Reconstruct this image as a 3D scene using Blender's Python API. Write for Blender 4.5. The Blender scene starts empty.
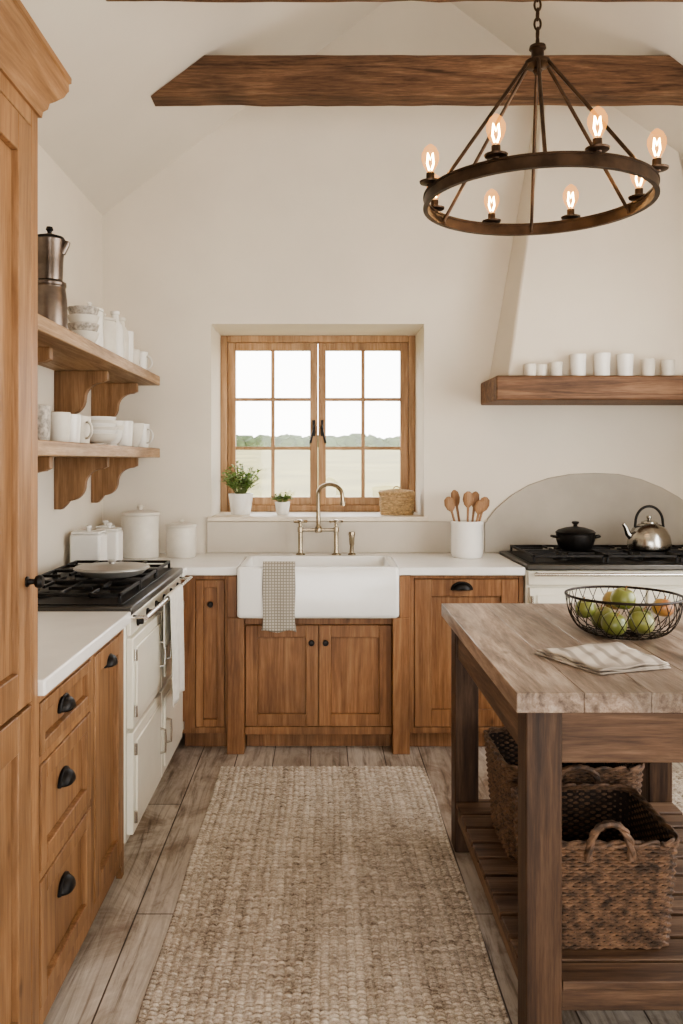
import bpy, bmesh, math, random
import numpy as np
from mathutils import Vector, Matrix
random.seed(7)
R = random.random
sc = bpy.context.scene
COL = sc.collection
WL = {}
try:
    sc.view_settings.look = 'AgX - Medium High Contrast'
except Exception:
    pass

# ------------------------------------------------------------------ materials
def newmat(name):
    m = bpy.data.materials.new(name); m.use_nodes = True
    nt = m.node_tree
    return m, nt, nt.nodes, nt.links, nt.nodes['Principled BSDF']

def coords(nt, rnd=True, scale=(1,1,1)):
    N, L = nt.nodes, nt.links
    tc = N.new('ShaderNodeTexCoord')
    src = tc.outputs['Object']
    if rnd:
        oi = N.new('ShaderNodeObjectInfo')
        mu = N.new('ShaderNodeMath'); mu.operation = 'MULTIPLY'; mu.inputs[1].default_value = 17.0
        L.new(oi.outputs['Random'], mu.inputs[0])
        ad = N.new('ShaderNodeVectorMath'); ad.operation = 'ADD'
        L.new(src, ad.inputs[0]); L.new(mu.outputs[0], ad.inputs[1]); src = ad.outputs[0]
    mp = N.new('ShaderNodeMapping'); mp.inputs['Scale'].default_value = scale
    L.new(src, mp.inputs['Vector'])
    return mp.outputs[0]

def ramp(nt, fac, stops):
    r = nt.nodes.new('ShaderNodeValToRGB')
    e = r.color_ramp.elements
    while len(e) < len(stops): e.new(0.5)
    for i, (p, c) in enumerate(stops):
        e[i].position = p; e[i].color = (c[0], c[1], c[2], 1)
    nt.links.new(fac, r.inputs[0])
    return r.outputs[0]

def noise(nt, vec, scale, detail=4, rough=.55, dist=0):
    n = nt.nodes.new('ShaderNodeTexNoise')
    n.inputs['Scale'].default_value = scale; n.inputs['Detail'].default_value = detail
    n.inputs['Roughness'].default_value = rough; n.inputs['Distortion'].default_value = dist
    nt.links.new(vec, n.inputs['Vector'])
    return n.outputs['Fac']

def bump(nt, h, strength, dist, bsdf):
    b = nt.nodes.new('ShaderNodeBump'); b.inputs['Strength'].default_value = strength
    b.inputs['Distance'].default_value = dist
    nt.links.new(h, b.inputs['Height']); nt.links.new(b.outputs[0], bsdf.inputs['Normal'])

def plain(name, c, rough=.5, metal=0, var=.08, scale=12, bmp=.0, bscale=60, spec=.5):
    m, nt, N, L, b = newmat(name)
    v = coords(nt)
    f = noise(nt, v, scale, 4)
    c1 = [max(0, x*(1-var)) for x in c]; c2 = [min(1, x*(1+var)) for x in c]
    L.new(ramp(nt, f, [(.35, c1), (.65, c2)]), b.inputs['Base Color'])
    b.inputs['Roughness'].default_value = rough; b.inputs['Metallic'].default_value = metal
    b.inputs['Specular IOR Level'].default_value = spec
    if bmp: bump(nt, noise(nt, v, bscale, 5), bmp, .004, b)
    return m

def wood(name, dark, mid, light, axis='z', rough=.5, bmp=.25, sc_=18, along=.06, blotch=.25, knots=False):
    m, nt, N, L, b = newmat(name)
    s = {'x': (along, 1, 1), 'y': (1, along, 1), 'z': (1, 1, along)}[axis]
    v = coords(nt, True, s)
    f = noise(nt, v, sc_, 7, .62, 1.6)
    f2 = noise(nt, v, sc_*8, 4, .7, .3)
    mx = N.new('ShaderNodeMath'); mx.operation = 'MULTIPLY_ADD'; mx.inputs[1].default_value = .35
    L.new(f2, mx.inputs[0])
    mm = N.new('ShaderNodeMath'); mm.operation = 'MULTIPLY'; mm.inputs[1].default_value = .65
    L.new(f, mm.inputs[0]); L.new(mm.outputs[0], mx.inputs[2])
    c = ramp(nt, mx.outputs[0], [(.37, dark), (.5, mid), (.63, light)])
    v3 = coords(nt, True, tuple(.35 if q < 1 else 1 for q in s))
    f3 = noise(nt, v3, 3.5, 4, .6, .6)
    r3 = ramp(nt, f3, [(.35, (1-blotch,)*3), (.65, (1+blotch*.6,)*3)])
    mu = N.new('ShaderNodeMixRGB'); mu.blend_type = 'MULTIPLY'; mu.inputs[0].default_value = 1
    L.new(c, mu.inputs[1]); L.new(r3, mu.inputs[2])
    out = mu.outputs[0]
    if knots:
        v4 = coords(nt, True, tuple(.55 if q < 1 else 1 for q in s))
        vo = N.new('ShaderNodeTexVoronoi'); vo.inputs['Scale'].default_value = 5.0; L.new(v4, vo.inputs['Vector'])
        r4 = ramp(nt, vo.outputs['Distance'], [(.02, (.3,.24,.2)), (.08, (1,1,1))])
        m4 = N.new('ShaderNodeMixRGB'); m4.blend_type = 'MULTIPLY'; m4.inputs[0].default_value = .8
        L.new(out, m4.inputs[1]); L.new(r4, m4.inputs[2]); out = m4.outputs[0]
    L.new(out, b.inputs['Base Color'])
    b.inputs['Roughness'].default_value = rough
    b.inputs['Specular IOR Level'].default_value = .35
    bump(nt, mx.outputs[0], bmp, .004, b)
    return m

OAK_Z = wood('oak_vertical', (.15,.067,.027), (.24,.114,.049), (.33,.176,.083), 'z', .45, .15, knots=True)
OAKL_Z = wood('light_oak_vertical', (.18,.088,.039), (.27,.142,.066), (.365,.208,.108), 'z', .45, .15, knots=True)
SHELFW = wood('shelf_oak', (.21,.122,.062), (.355,.225,.128), (.49,.345,.22), 'y', .5)
BRACKW = wood('bracket_oak', (.18,.095,.044), (.27,.150,.074), (.36,.215,.118), 'z', .5)
MANTW = wood('mantel_oak', (.075,.036,.017), (.165,.083,.042), (.26,.145,.08), 'x', .55, .6, knots=True)
BEAMW = wood('beam_oak', (.045,.023,.012), (.125,.066,.036), (.22,.13,.075), 'x', .7, .9, 16, .08, .4, knots=True)
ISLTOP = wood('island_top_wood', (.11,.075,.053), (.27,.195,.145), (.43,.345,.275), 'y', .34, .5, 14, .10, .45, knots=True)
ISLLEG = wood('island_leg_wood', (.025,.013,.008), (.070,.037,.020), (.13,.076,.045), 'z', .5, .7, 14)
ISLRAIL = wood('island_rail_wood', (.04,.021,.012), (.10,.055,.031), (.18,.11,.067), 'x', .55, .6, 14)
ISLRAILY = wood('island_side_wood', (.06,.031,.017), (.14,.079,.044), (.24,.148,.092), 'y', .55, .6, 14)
WINW = wood('window_oak', (.30,.165,.078), (.42,.25,.13), (.53,.345,.20), 'z', .45, .1)
SPOONW = wood('spoon_wood', (.16,.08,.038), (.28,.15,.075), (.40,.24,.13), 'z', .6)
PLASTER = plain('plaster_cream', (.73,.67,.575), .9, var=.035, scale=2, bmp=.4, bscale=9)
CEILM = plain('plaster_ceiling', (.74,.69,.605), .9, var=.02, scale=2, bmp=.2, bscale=9)
WORKT = plain('white_stone', (.82,.80,.76), .28, var=.04, scale=6)
SPLASH = plain('grey_stone', (.40,.36,.30), .6, var=.08, scale=3, bmp=.1)
UPST = plain('pale_stone_upstand', (.54,.49,.415), .6, var=.05, scale=3, bmp=.1)
CERAM = plain('white_ceramic', (.82,.80,.755), .25, var=.03, scale=8)
CERAM2 = plain('stoneware_cream', (.68,.64,.565), .45, var=.06, scale=14)
STONEW = plain('speckled_grey_stoneware', (.42,.38,.33), .5, var=.4, scale=60)
FIRECLAY = plain('fireclay', (.85,.84,.805), .15, var=.01)
CREAM = plain('cream_enamel', (.77,.73,.62), .2, var=.02)
CREAMD = plain('cream_enamel_door', (.79,.75,.64), .18, var=.02)
BLACK = plain('black_iron', (.016,.014,.013), .45, .6, var=.3, scale=30)
CHANM = plain('aged_bronze', (.055,.034,.022), .42, .85, var=.4, scale=14)
CHROME = plain('polished_nickel', (.62,.60,.56), .18, 1, var=.03)
NICKEL = plain('aged_nickel', (.36,.30,.215), .25, 1, var=.1)
PEWTER = plain('dark_pewter', (.17,.14,.12), .32, .95, var=.35, scale=10)
HOBST = plain('hob_steel', (.10,.095,.088), .3, .9)
LINEN = plain('white_linen', (.74,.71,.64), .95, var=.06, scale=30, bmp=.3, bscale=300)
SOIL = plain('soil', (.05,.035,.02), .95, bmp=.5)
LEAF = plain('leaf_green', (.19,.30,.08), .6, var=.5, scale=20)
STEMG = plain('stem_green', (.16,.2,.07), .7)
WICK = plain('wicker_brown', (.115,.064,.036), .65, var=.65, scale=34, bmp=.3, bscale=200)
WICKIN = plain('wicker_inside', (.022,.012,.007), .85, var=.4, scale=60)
WICKL = plain('wicker_pale', (.46,.32,.17), .7, var=.3, scale=60, bmp=.3, bscale=200)
STEEL = plain('brushed_steel', (.42,.40,.365), .22, 1, var=.06)
WIRE = plain('dark_wire', (.035,.028,.024), .45, .8, var=.2)
PANM = plain('pale_pan_enamel', (.42,.40,.365), .3, .3, var=.1)

def apple_mat(name, a, b_, c):
    m, nt, N, L, b = newmat(name)
    v = coords(nt, True, (1,1,.5))
    L.new(ramp(nt, noise(nt, v, 9, 4), [(.35, a), (.52, b_), (.7, c)]), b.inputs['Base Color'])
    b.inputs['Roughness'].default_value = .3
    return m
APG = apple_mat('green_apple', (.12,.14,.03), (.20,.205,.055), (.33,.30,.12))
APR = apple_mat('blushed_apple', (.30,.09,.035), (.38,.22,.07), (.36,.31,.11))

def floor_mat():
    m, nt, N, L, b = newmat('worn_floorboards')
    tc = N.new('ShaderNodeTexCoord')
    mp = N.new('ShaderNodeMapping'); mp.inputs['Rotation'].default_value = (0,0,math.pi/2)
    mp.inputs['Location'].default_value = (.37,.05,0)
    L.new(tc.outputs['Object'], mp.inputs[0])
    br = N.new('ShaderNodeTexBrick'); L.new(mp.outputs[0], br.inputs['Vector'])
    br.offset = .37; br.inputs['Scale'].default_value = 1
    br.inputs['Brick Width'].default_value = 2.3; br.inputs['Row Height'].default_value = .18
    br.inputs['Mortar Size'].default_value = .0028; br.inputs['Mortar Smooth'].default_value = .2
    br.inputs['Color1'].default_value = (.41,.36,.31,1); br.inputs['Color2'].default_value = (.55,.505,.45,1)
    br.inputs['Mortar'].default_value = (.08,.055,.038,1)
    v = coords(nt, False, (1,.07,1))
    f = noise(nt, v, 22, 8, .7, 1.4)
    rr = ramp(nt, f, [(.33,(.36,.30,.25)), (.47,(.90,.87,.84)), (.66,(1.2,1.2,1.2))])
    mx = N.new('ShaderNodeMixRGB'); mx.blend_type = 'MULTIPLY'; mx.inputs[0].default_value = 1
    L.new(br.outputs['Color'], mx.inputs[1]); L.new(rr, mx.inputs[2])
    v2 = coords(nt, False, (1,.6,1))
    f2 = noise(nt, v2, 4.5, 8, .72, .8)
    r2 = ramp(nt, f2, [(.35,(.48,.40,.33)), (.5,(.93,.91,.88)), (.66,(1.12,1.12,1.12))])
    m2 = N.new('ShaderNodeMixRGB'); m2.blend_type = 'MULTIPLY'; m2.inputs[0].default_value = 1
    L.new(mx.outputs[0], m2.inputs[1]); L.new(r2, m2.inputs[2])
    L.new(m2.outputs[0], b.inputs['Base Color'])
    b.inputs['Roughness'].default_value = .42
    ml = N.new('ShaderNodeMath'); ml.operation = 'SUBTRACT'
    L.new(f, ml.inputs[0]); L.new(br.outputs['Fac'], ml.inputs[1])
    bump(nt, ml.outputs[0], .5, .004, b)
    return m
FLOORM = floor_mat()

def rug_mat():
    m, nt, N, L, b = newmat('jute_weave')
    v = coords(nt, False, (.55,9,1))
    f = noise(nt, v, 9, 5, .8)
    v2 = coords(nt, False, (1,1,1))
    f2 = noise(nt, v2, 60, 4, .7)
    f3 = noise(nt, v2, 320, 2)
    vc = coords(nt, False, (1,.04,1))
    f4 = noise(nt, vc, 16, 3, .6)
    def madd(a, k, c_):
        n = N.new('ShaderNodeMath'); n.operation = 'MULTIPLY_ADD'; n.inputs[1].default_value = k
        L.new(a, n.inputs[0])
        if isinstance(c_, float): n.inputs[2].default_value = c_
        else: L.new(c_, n.inputs[2])
        return n.outputs[0]
    s = madd(f, .40, 0.0); s = madd(f2, .25, s); s = madd(f3, .18, s); s = madd(f4, .17, s)
    L.new(ramp(nt, s, [(.40,(.14,.105,.077)), (.465,(.35,.29,.23)), (.535,(.56,.485,.40)), (.61,(.76,.69,.60))]), b.inputs['Base Color'])
    b.inputs['Roughness'].default_value = .95; b.inputs['Specular IOR Level'].default_value = .1
    return m
RUGM = rug_mat()

def check_mat(name, base, line, sx, sz, axes=('X','Z')):
    m, nt, N, L, b = newmat(name)
    v = coords(nt, False)
    outs = []
    for ax, s in zip(axes, (sx, sz)):
        w = N.new('ShaderNodeTexWave'); w.bands_direction = ax; w.inputs['Scale'].default_value = s
        w.inputs['Distortion'].default_value = .3
        L.new(v, w.inputs['Vector']); outs.append(w.outputs['Fac'])
    mx = N.new('ShaderNodeMath'); mx.operation = 'MAXIMUM'
    L.new(outs[0], mx.inputs[0]); L.new(outs[1], mx.inputs[1])
    L.new(ramp(nt, mx.outputs[0], [(.55, base), (.9, line)]), b.inputs['Base Color'])
    b.inputs['Roughness'].default_value = .95
    return m
CHECK = check_mat('checked_linen', (.48,.44,.37), (.25,.22,.18), 22, 22)
STRIPE = check_mat('striped_linen', (.47,.41,.34), (.25,.21,.17), 6, 1.0, ('X','Y'))

def emis(name, c, s, tr=.0):
    m = bpy.data.materials.new(name); m.use_nodes = True
    nt = m.node_tree; nt.nodes.clear()
    o = nt.nodes.new('ShaderNodeOutputMaterial'); e = nt.nodes.new('ShaderNodeEmission')
    e.inputs[0].default_value = (*c, 1); e.inputs[1].default_value = s
    if tr:
        t = nt.nodes.new('ShaderNodeBsdfTransparent'); mx = nt.nodes.new('ShaderNodeMixShader')
        mx.inputs[0].default_value = tr
        nt.links.new(e.outputs[0], mx.inputs[1]); nt.links.new(t.outputs[0], mx.inputs[2])
        nt.links.new(mx.outputs[0], o.inputs[0])
    else: nt.links.new(e.outputs[0], o.inputs[0])
    return m
BULB = emis('glowing_bulb_glass', (1.0,.40,.09), 1.9, .60)
FILA = emis('filament', (1.0,.62,.24), 60)

def glass_mat():
    m = bpy.data.materials.new('window_glass'); m.use_nodes = True
    nt = m.node_tree; nt.nodes.clear()
    o = nt.nodes.new('ShaderNodeOutputMaterial'); t = nt.nodes.new('ShaderNodeBsdfTransparent')
    g = nt.nodes.new('ShaderNodeBsdfGlossy'); g.inputs['Roughness'].default_value = .05
    mx = nt.nodes.new('ShaderNodeMixShader'); mx.inputs[0].default_value = .03
    nt.links.new(t.outputs[0], mx.inputs[1]); nt.links.new(g.outputs[0], mx.inputs[2])
    nt.links.new(mx.outputs[0], o.inputs[0])
    return m
GLASS = glass_mat()
FIELD = plain('straw_field', (.190,.155,.045), .95, var=.25, scale=.3)
TREES = plain('hazy_trees', (.052,.068,.026), .95, var=.4, scale=1.0)

# ------------------------------------------------------------------ mesh helpers
ident = lambda u, d, z: (u, d, z)
def box(bm, x0, x1, y0, y1, z0, z1, f=ident):
    vs = [bm.verts.new(f(x, y, z)) for x in (x0, x1) for y in (y0, y1) for z in (z0, z1)]
    for q in ((0,1,3,2),(4,6,7,5),(0,4,5,1),(2,3,7,6),(0,2,6,4),(1,5,7,3)):
        bm.faces.new([vs[i] for i in q])

def prism(bm, poly, f, h0, h1):
    a = [bm.verts.new(f(p[0], p[1], h0)) for p in poly]
    b = [bm.verts.new(f(p[0], p[1], h1)) for p in poly]
    bm.faces.new(a); bm.faces.new(b[::-1])
    n = len(poly)
    for i in range(n):
        bm.faces.new([a[i], a[(i+1)%n], b[(i+1)%n], b[i]])

def lathe(bm, prof, g, segs=32):
    rings = []
    for r, h in prof:
        if r < 1e-5: rings.append([bm.verts.new(g(0, 0, h))])
        else: rings.append([bm.verts.new(g(r*math.cos(2*math.pi*i/segs), r*math.sin(2*math.pi*i/segs), h)) for i in range(segs)])
    for a, b in zip(rings, rings[1:]):
        for i in range(segs):
            j = (i+1) % segs
            if len(a) == 1 and len(b) == 1: continue
            if len(a) == 1: bm.faces.new([a[0], b[i], b[j]])
            elif len(b) == 1: bm.faces.new([a[i], b[0], a[j]])
            else: bm.faces.new([a[i], b[i], b[j], a[j]])

def V(x, y, z0): return lambda a, b, h: (x+a, y+b, z0+h)
def K(f, u, d, z): return lambda a, b, h: f(u+a, d+h, z+b)

def tube(bm, pts, r, segs=8, closed=False, flat=1.0):
    pts = [Vector(p) for p in pts]; n = len(pts)
    rad = r if isinstance(r, (list, tuple)) else [r]*n
    T = []
    for i in range(n):
        if closed: t = pts[(i+1)%n]-pts[i-1]
        else: t = pts[min(i+1, n-1)]-pts[max(i-1, 0)]
        T.append(t.normalized())
    up = Vector((0,0,1)) if abs(T[0].z) < .9 else Vector((1,0,0))
    nrm = (up - T[0]*up.dot(T[0])).normalized()
    rings = []
    for i in range(n):
        nrm = (nrm - T[i]*nrm.dot(T[i]))
        nrm = nrm.normalized() if nrm.length > 1e-6 else T[i].orthogonal().normalized()
        bn = T[i].cross(nrm)
        rings.append([bm.verts.new(pts[i] + nrm*(rad[i]*math.cos(2*math.pi*k/segs)) + bn*(rad[i]*flat*math.sin(2*math.pi*k/segs))) for k in range(segs)])
    m = n if closed else n-1
    for i in range(m):
        a, b = rings[i], rings[(i+1)%n]
        for k in range(segs):
            l = (k+1) % segs
            bm.faces.new([a[k], b[k], b[l], a[l]])
    if not closed:
        bm.faces.new(rings[0]); bm.faces.new(rings[-1][::-1])

def arc(c, r, a0, a1, n, plane='xz', r2=None):
    out = []
    r2 = r2 or r
    for i in range(n+1):
        a = math.radians(a0+(a1-a0)*i/n)
        u, v = r*math.cos(a), r2*math.sin(a)
        out.append({'xz': (c[0]+u, c[1], c[2]+v), 'yz': (c[0], c[1]+u, c[2]+v), 'xy': (c[0]+u, c[1]+v, c[2])}[plane])
    return out

def meta(ob, label=None, cat=None, group=None, kind=None):
    if label: ob['label'] = label
    if cat: ob['category'] = cat
    if group: ob['group'] = group
    if kind: ob['kind'] = kind
    return ob

def fin(name, bm, mat, parent=None, bevel=0, label=None, cat=None, group=None, kind=None, origin=None, recalc=True, ang=38, solid=0):
    if recalc: bmesh.ops.recalc_face_normals(bm, faces=bm.faces)
    co = [v.co for v in bm.verts]
    lo = Vector([min(c[i] for c in co) for i in range(3)]); hi = Vector([max(c[i] for c in co) for i in range(3)])
    o = Vector(origin) if origin is not None else Vector(((lo.x+hi.x)/2, (lo.y+hi.y)/2, lo.z))
    for v in bm.verts: v.co -= o
    me = bpy.data.meshes.new(name); bm.to_mesh(me); bm.free()
    me.polygons.foreach_set('use_smooth', [True]*len(me.polygons)); me.set_sharp_from_angle(angle=math.radians(ang))
    me.materials.append(mat)
    ob = bpy.data.objects.new(name, me); COL.objects.link(ob); ob.location = o
    WL[ob.name] = o.copy()
    if parent is not None:
        ob.parent = parent; ob.matrix_parent_inverse = Matrix.Translation(-WL[parent.name])
    if solid:
        s = ob.modifiers.new('Solidify', 'SOLIDIFY'); s.thickness = solid; s.offset = 0
    if bevel:
        b = ob.modifiers.new('Bevel', 'BEVEL'); b.width = bevel; b.segments = 2; b.limit_method = 'ANGLE'; b.angle_limit = math.radians(40)
    return meta(ob, label, cat, group, kind)

def empty(name, loc, label, cat, group=None):
    e = bpy.data.objects.new(name, None); COL.objects.link(e); e.location = loc; e.empty_display_size = .1
    WL[e.name] = Vector(loc)
    return meta(e, label, cat, group)

nb = bmesh.new

# ------------------------------------------------------------------ constants
XL, XR, YB = -1.25, 2.35, 4.78
YO = 5.40
XC = .55; ZE = 2.85; ZR = 4.21; YF = -1.5
WX0, WX1, WZ0, WZ1 = -.628, .590, 1.10, 2.228
swap = lambda a, b, h: (a, h, b)

# ------------------------------------------------------------------ shell
bm = nb(); box(bm, -1.45, 2.55, YF, YO, -.06, 0)
fin('floor', bm, FLOORM, kind='structure', origin=(0,0,0))
bm = nb(); box(bm, -1.45, XL, YF, YO, -.06, ZE)
fin('wall_left', bm, PLASTER, kind='structure')
bm = nb()
box(bm, XR, 2.55, YF, YO, -.06, .8); box(bm, XR, 2.55, YF, YO, 2.4, ZE)
box(bm, XR, 2.55, YF, .8, .8, 2.4); box(bm, XR, 2.55, 3.4, YO, .8, 2.4)
fin('wall_right', bm, PLASTER, kind='structure')
bm = nb()
box(bm, XL, WX0, YB, YO, -.06, ZE); box(bm, WX1, XR, YB, YO, -.06, ZE)
box(bm, WX0, WX1, YB, YO, -.06, WZ0); box(bm, WX0, WX1, YB, YO, WZ1, ZE)
prism(bm, [(XL, ZE), (XR, ZE), (XC, ZR)], swap, YB, YO)
fin('wall_back', bm, PLASTER, kind='structure')
bm = nb()
prism(bm, [(-1.25,2.85),(XC,ZR),(2.35,2.85),(2.55,2.85),(2.55,3.05),(XC,4.5),(-1.45,3.05),(-1.45,2.85)], swap, YF-.2, YO)
fin('ceiling', bm, CEILM, kind='structure')
bm = nb()
box(bm, -1.45, -.9, YF-.2, YF, -.06, ZE); box(bm, 1.5, 2.55, YF-.2, YF, -.06, ZE)
box(bm, -.9, 1.5, YF-.2, YF, 2.2, ZE)
prism(bm, [(XL, ZE), (XR, ZE), (XC, ZR)], swap, YF-.2, YF)
fin('wall_front', bm, PLASTER, kind='structure')  # unseen wall added to hold back world light; its opening takes the rear fill

# beams
def beam(y0, y1, n):
    bm = nb()
    k = (ZR-ZE)/(XC-XL)
    xa = lambda z: XL+(z-ZE)/k
    z0, z1 = 3.18, 3.375
    nseg = 26
    rows = []
    for i in range(nseg+1):
        t = i/nseg
        def px(z): return xa(z)+t*(2*XC-2*xa(z))
        j = [(R()-.5)*.008 for _ in range(4)]
        rows.append([bm.verts.new((px(z0), y0, z0+j[0])), bm.verts.new((px(z0), y1, z0+j[1])), bm.verts.new((px(z1), y1, z1+j[2]*.3)), bm.verts.new((px(z1), y0, z1+j[3]*.4))])
    for a, b in zip(rows, rows[1:]):
        for i in range(4):
            bm.faces.new([a[i], a[(i+1)%4], b[(i+1)%4], b[i]])
    bm.faces.new(rows[0]); bm.faces.new(rows[-1][::-1])
    fin('ceiling_beam', bm, BEAMW, bevel=.006, label='dark rough-hewn oak tie beam spanning the vaulted ceiling', cat='beam', group='oak tie beams')
beam(3.97, 4.09, 1); beam(3.02, 3.16, 2)

# ------------------------------------------------------------------ window
YW = 5.285
win = bpy.data.objects.new('window_1', None); COL.objects.link(win); win.location = (0, YW, WZ0); WL[win.name] = Vector((0,YW,WZ0)); win['kind'] = 'structure'
bm = nb()
a, b_, c, d = WX0, WX1, WZ0+.027, WZ1
fw = .042
box(bm, a, a+fw, YW-.06, YW+.03, c, d); box(bm, b_-fw, b_, YW-.06, YW+.03, c, d)
box(bm, a+fw, b_-fw, YW-.06, YW+.03, c, c+fw); box(bm, a+fw, b_-fw, YW-.06, YW+.03, d-fw, d)
fin('window_frame', bm, WINW, win, .004)
mid = (a+b_)/2
for s, (x0, x1) in enumerate(((a+fw, mid), (mid, b_-fw))):
    bm = nb(); z0, z1 = c+fw, d-fw; sw = .048
    x0 += .002; x1 -= .002
    box(bm, x0, x0+sw, YW-.045, YW+.005, z0, z1); box(bm, x1-sw, x1, YW-.045, YW+.005, z0, z1)
    box(bm, x0+sw, x1-sw, YW-.045, YW+.005, z0, z0+sw); box(bm, x0+sw, x1-sw, YW-.045, YW+.005, z1-sw, z1)
    m_ = (x0+x1)/2
    box(bm, m_-.011, m_+.011, YW-.035, YW-.005, z0+sw, z1-sw)
    for k in (1, 2):
        zz = z0+sw+(z1-z0-2*sw)*k/3
        box(bm, x0+sw, x1-sw, YW-.0345, YW-.0055, zz-.010, zz+.010)
    sash = fin('window_sash', bm, WINW, win, .003)
    bm = nb(); box(bm, x0+sw-.005, x1-sw+.005, YW-.022, YW-.018, z0+sw-.005, z1-sw+.005)
    fin('window_pane', bm, GLASS, sash)
    bm = nb()
    hx = x1-sw/2 if s == 0 else x0+sw/2; sg = -1 if s == 0 else 1
    hy = YW-.05
    box(bm, hx-.008, hx+.008, hy-.004, hy+.0045, 1.60, 1.70)
    tube(bm, [(hx, hy, 1.665), (hx, hy-.025, 1.665), (hx-sg*.004, hy-.035, 1.65), (hx+sg*.01, hy-.035, 1.60), (hx+sg*.022, hy-.038, 1.555)], [.006,.006,.007,.006,.009], 8)
    fin('window_handle', bm, BLACK, sash, .001)
bm = nb(); box(bm, WX0+.002, WX1-.002, YB, YW+.04, WZ0, WZ0+.027); box(bm, WX0-.02, WX1+.02, 4.758, YB, WZ0, WZ0+.027)
fin('trim_1', bm, plain('sill_paint', (.70,.62,.50), .5), kind='structure', bevel=.004)
SILLZ = WZ0+.027

# outside
bm = nb()
vs = [bm.verts.new(p) for p in ((-80,5.6,-.4),(80,5.6,-.4),(120,84,2.75),(-120,84,2.75))]
bm.faces.new(vs); r = bmesh.ops.extrude_face_region(bm, geom=bm.faces[:])
for v in [g for g in r['geom'] if isinstance(g, bmesh.types.BMVert)]: v.co.z -= .5
fin('field', bm, FIELD, label='sunlit pale straw field rising beyond the window', cat='field')
bm = nb()
for i in range(300):
    x = -60+i*.4+R()*.4; s = .55+R()*.55
    m_ = Matrix.Translation((x, 86.5+R()*1.5, 2.9+R()*.45)) @ Matrix.Diagonal((s*1.3, s*.9, s*.95, 1))
    bmesh.ops.create_icosphere(bm, subdivisions=2, radius=1, matrix=m_)
for v in bm.verts: v.co += Vector(((R()-.5)*.3, (R()-.5)*.3, (R()-.5)*.3))
fin('tree_line', bm, TREES, label='hazy green tree line beyond the field', cat='trees', kind='stuff')

# ------------------------------------------------------------------ cabinetry
fB = lambda Y: (lambda u, d, z: (u, Y-d, z))
fL = lambda X: (lambda u, d, z: (X+d, u, z))

def shaker(name, f, u0, u1, z0, z1, mat, parent, st=.062, th=.022):
    bm = nb()
    box(bm, u0, u0+st, 0, th, z0, z1, f); box(bm, u1-st, u1, 0, th, z0, z1, f)
    box(bm, u0+st, u1-st, 0, th, z0, z0+st, f); box(bm, u0+st, u1-st, 0, th, z1-st, z1, f)
    box(bm, u0+st, u1-st, 0, .007, z0+st, z1-st, f)
    return fin(name, bm, mat, parent, .0025)

def knob(f, u, z, parent, d=.022, r=.015):
    bm = nb()
    lathe(bm, [(0,0),(r*.75,0),(r*.75,.004),(r*.45,.006),(r*.42,.016),(r*.95,.021),(r,.027),(r*.8,.033),(0,.035)], K(f, u, d, z), 20)
    return fin('knob', bm, BLACK, parent, label='round black iron knob')

def cup(f, u, z, parent, d=.022, a=.042, b=.033, c=.028):
    bm = nb(); rows = []
    nT, nP = 18, 8
    for i in range(nP+1):
        ph = math.pi/2*i/nP
        if i == nP:
            rows.append([bm.verts.new(f(u, d+c, z))]); continue
        rows.append([bm.verts.new(f(u+a*math.cos(math.pi*j/nT)*math.cos(ph)**.6, d+c*math.sin(ph), z+b*math.sin(math.pi*j/nT)*math.cos(ph)**.6)) for j in range(nT+1)])
    for p, q in zip(rows, rows[1:]):
        for j in range(nT):
            if len(q) == 1: bm.faces.new([p[j], p[j+1], q[0]])
            else: bm.faces.new([p[j], p[j+1], q[j+1], q[j]])
    tube(bm, [f(u+(a+.002)*math.cos(math.pi*j/nT), d+.003, z+(b+.002)*math.sin(math.pi*j/nT)) for j in range(nT+1)], .004, 6)
    return fin('cup_handle', bm, BLACK, parent, solid=.003, label='black iron cup pull')

# tall cabinet
XT = -.68
tall = empty('tall_cabinet', (-.95, 1.45, 0), 'tall honey-oak larder cupboard with moulded cornice', 'cabinet')
bm = nb()
Y0, Y1 = .9, 2.01
box(bm, XL+.004, XT-.022, Y0, Y1, .0, 2.30)
box(bm, XT-.022, XT, Y0, Y0+.05, .1, 2.30); box(bm, XT-.022, XT, Y1-.045, Y1, 0, 2.30)
box(bm, XT-.022, XT, Y0+.05, Y1-.045, 2.235, 2.30); box(bm, XT-.022, XT, Y0+.05, Y1-.045, 0, .1)
fin('body', bm, OAKL_Z, tall, .003)
fd = fL(XT-.020)
for (u0, u1) in ((Y0+.055, 1.455), (1.461, Y1-.05)):
    d1 = shaker('door', fd, u0, u1, .885, 2.23, OAKL_Z, tall, .085, .022)
    d2 = shaker('door', fd, u0, u1, .105, .875, OAKL_Z, tall, .085, .022)
    if u0 > 1.4:
        bm = nb(); lathe(bm, [(0,0),(.012,0),(.012,.004),(.007,.006),(.006,.018),(.013,.022),(.016,.030),(.012,.038),(0,.040)], K(fd, u1-.035, .022, 1.17), 20)
        fin('knob', bm, BLACK, d1, label='round black iron knob')
bm = nb()
prof = [(0,2.275),(.007,2.275),(.009,2.29),(.018,2.30),(.021,2.315),(.032,2.325),(.048,2.342),(.054,2.356),(.057,2.36),(.057,2.378),(.062,2.382),(.062,2.395)]
cols = []
for o_, z in prof:
    cols.append([bm.verts.new((XT+o_, Y0, z)), bm.verts.new((XT+o_, Y1+o_, z)), bm.verts.new((XL+.004, Y1+o_, z))])
for p, q in zip(cols, cols[1:]):
    for i in range(2): bm.faces.new([p[i], p[i+1], q[i+1], q[i]])
bk = bm.verts.new((XL+.004, Y0, 2.395)); bm.faces.new([cols[-1][0], cols[-1][1], cols[-1][2], bk])
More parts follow.
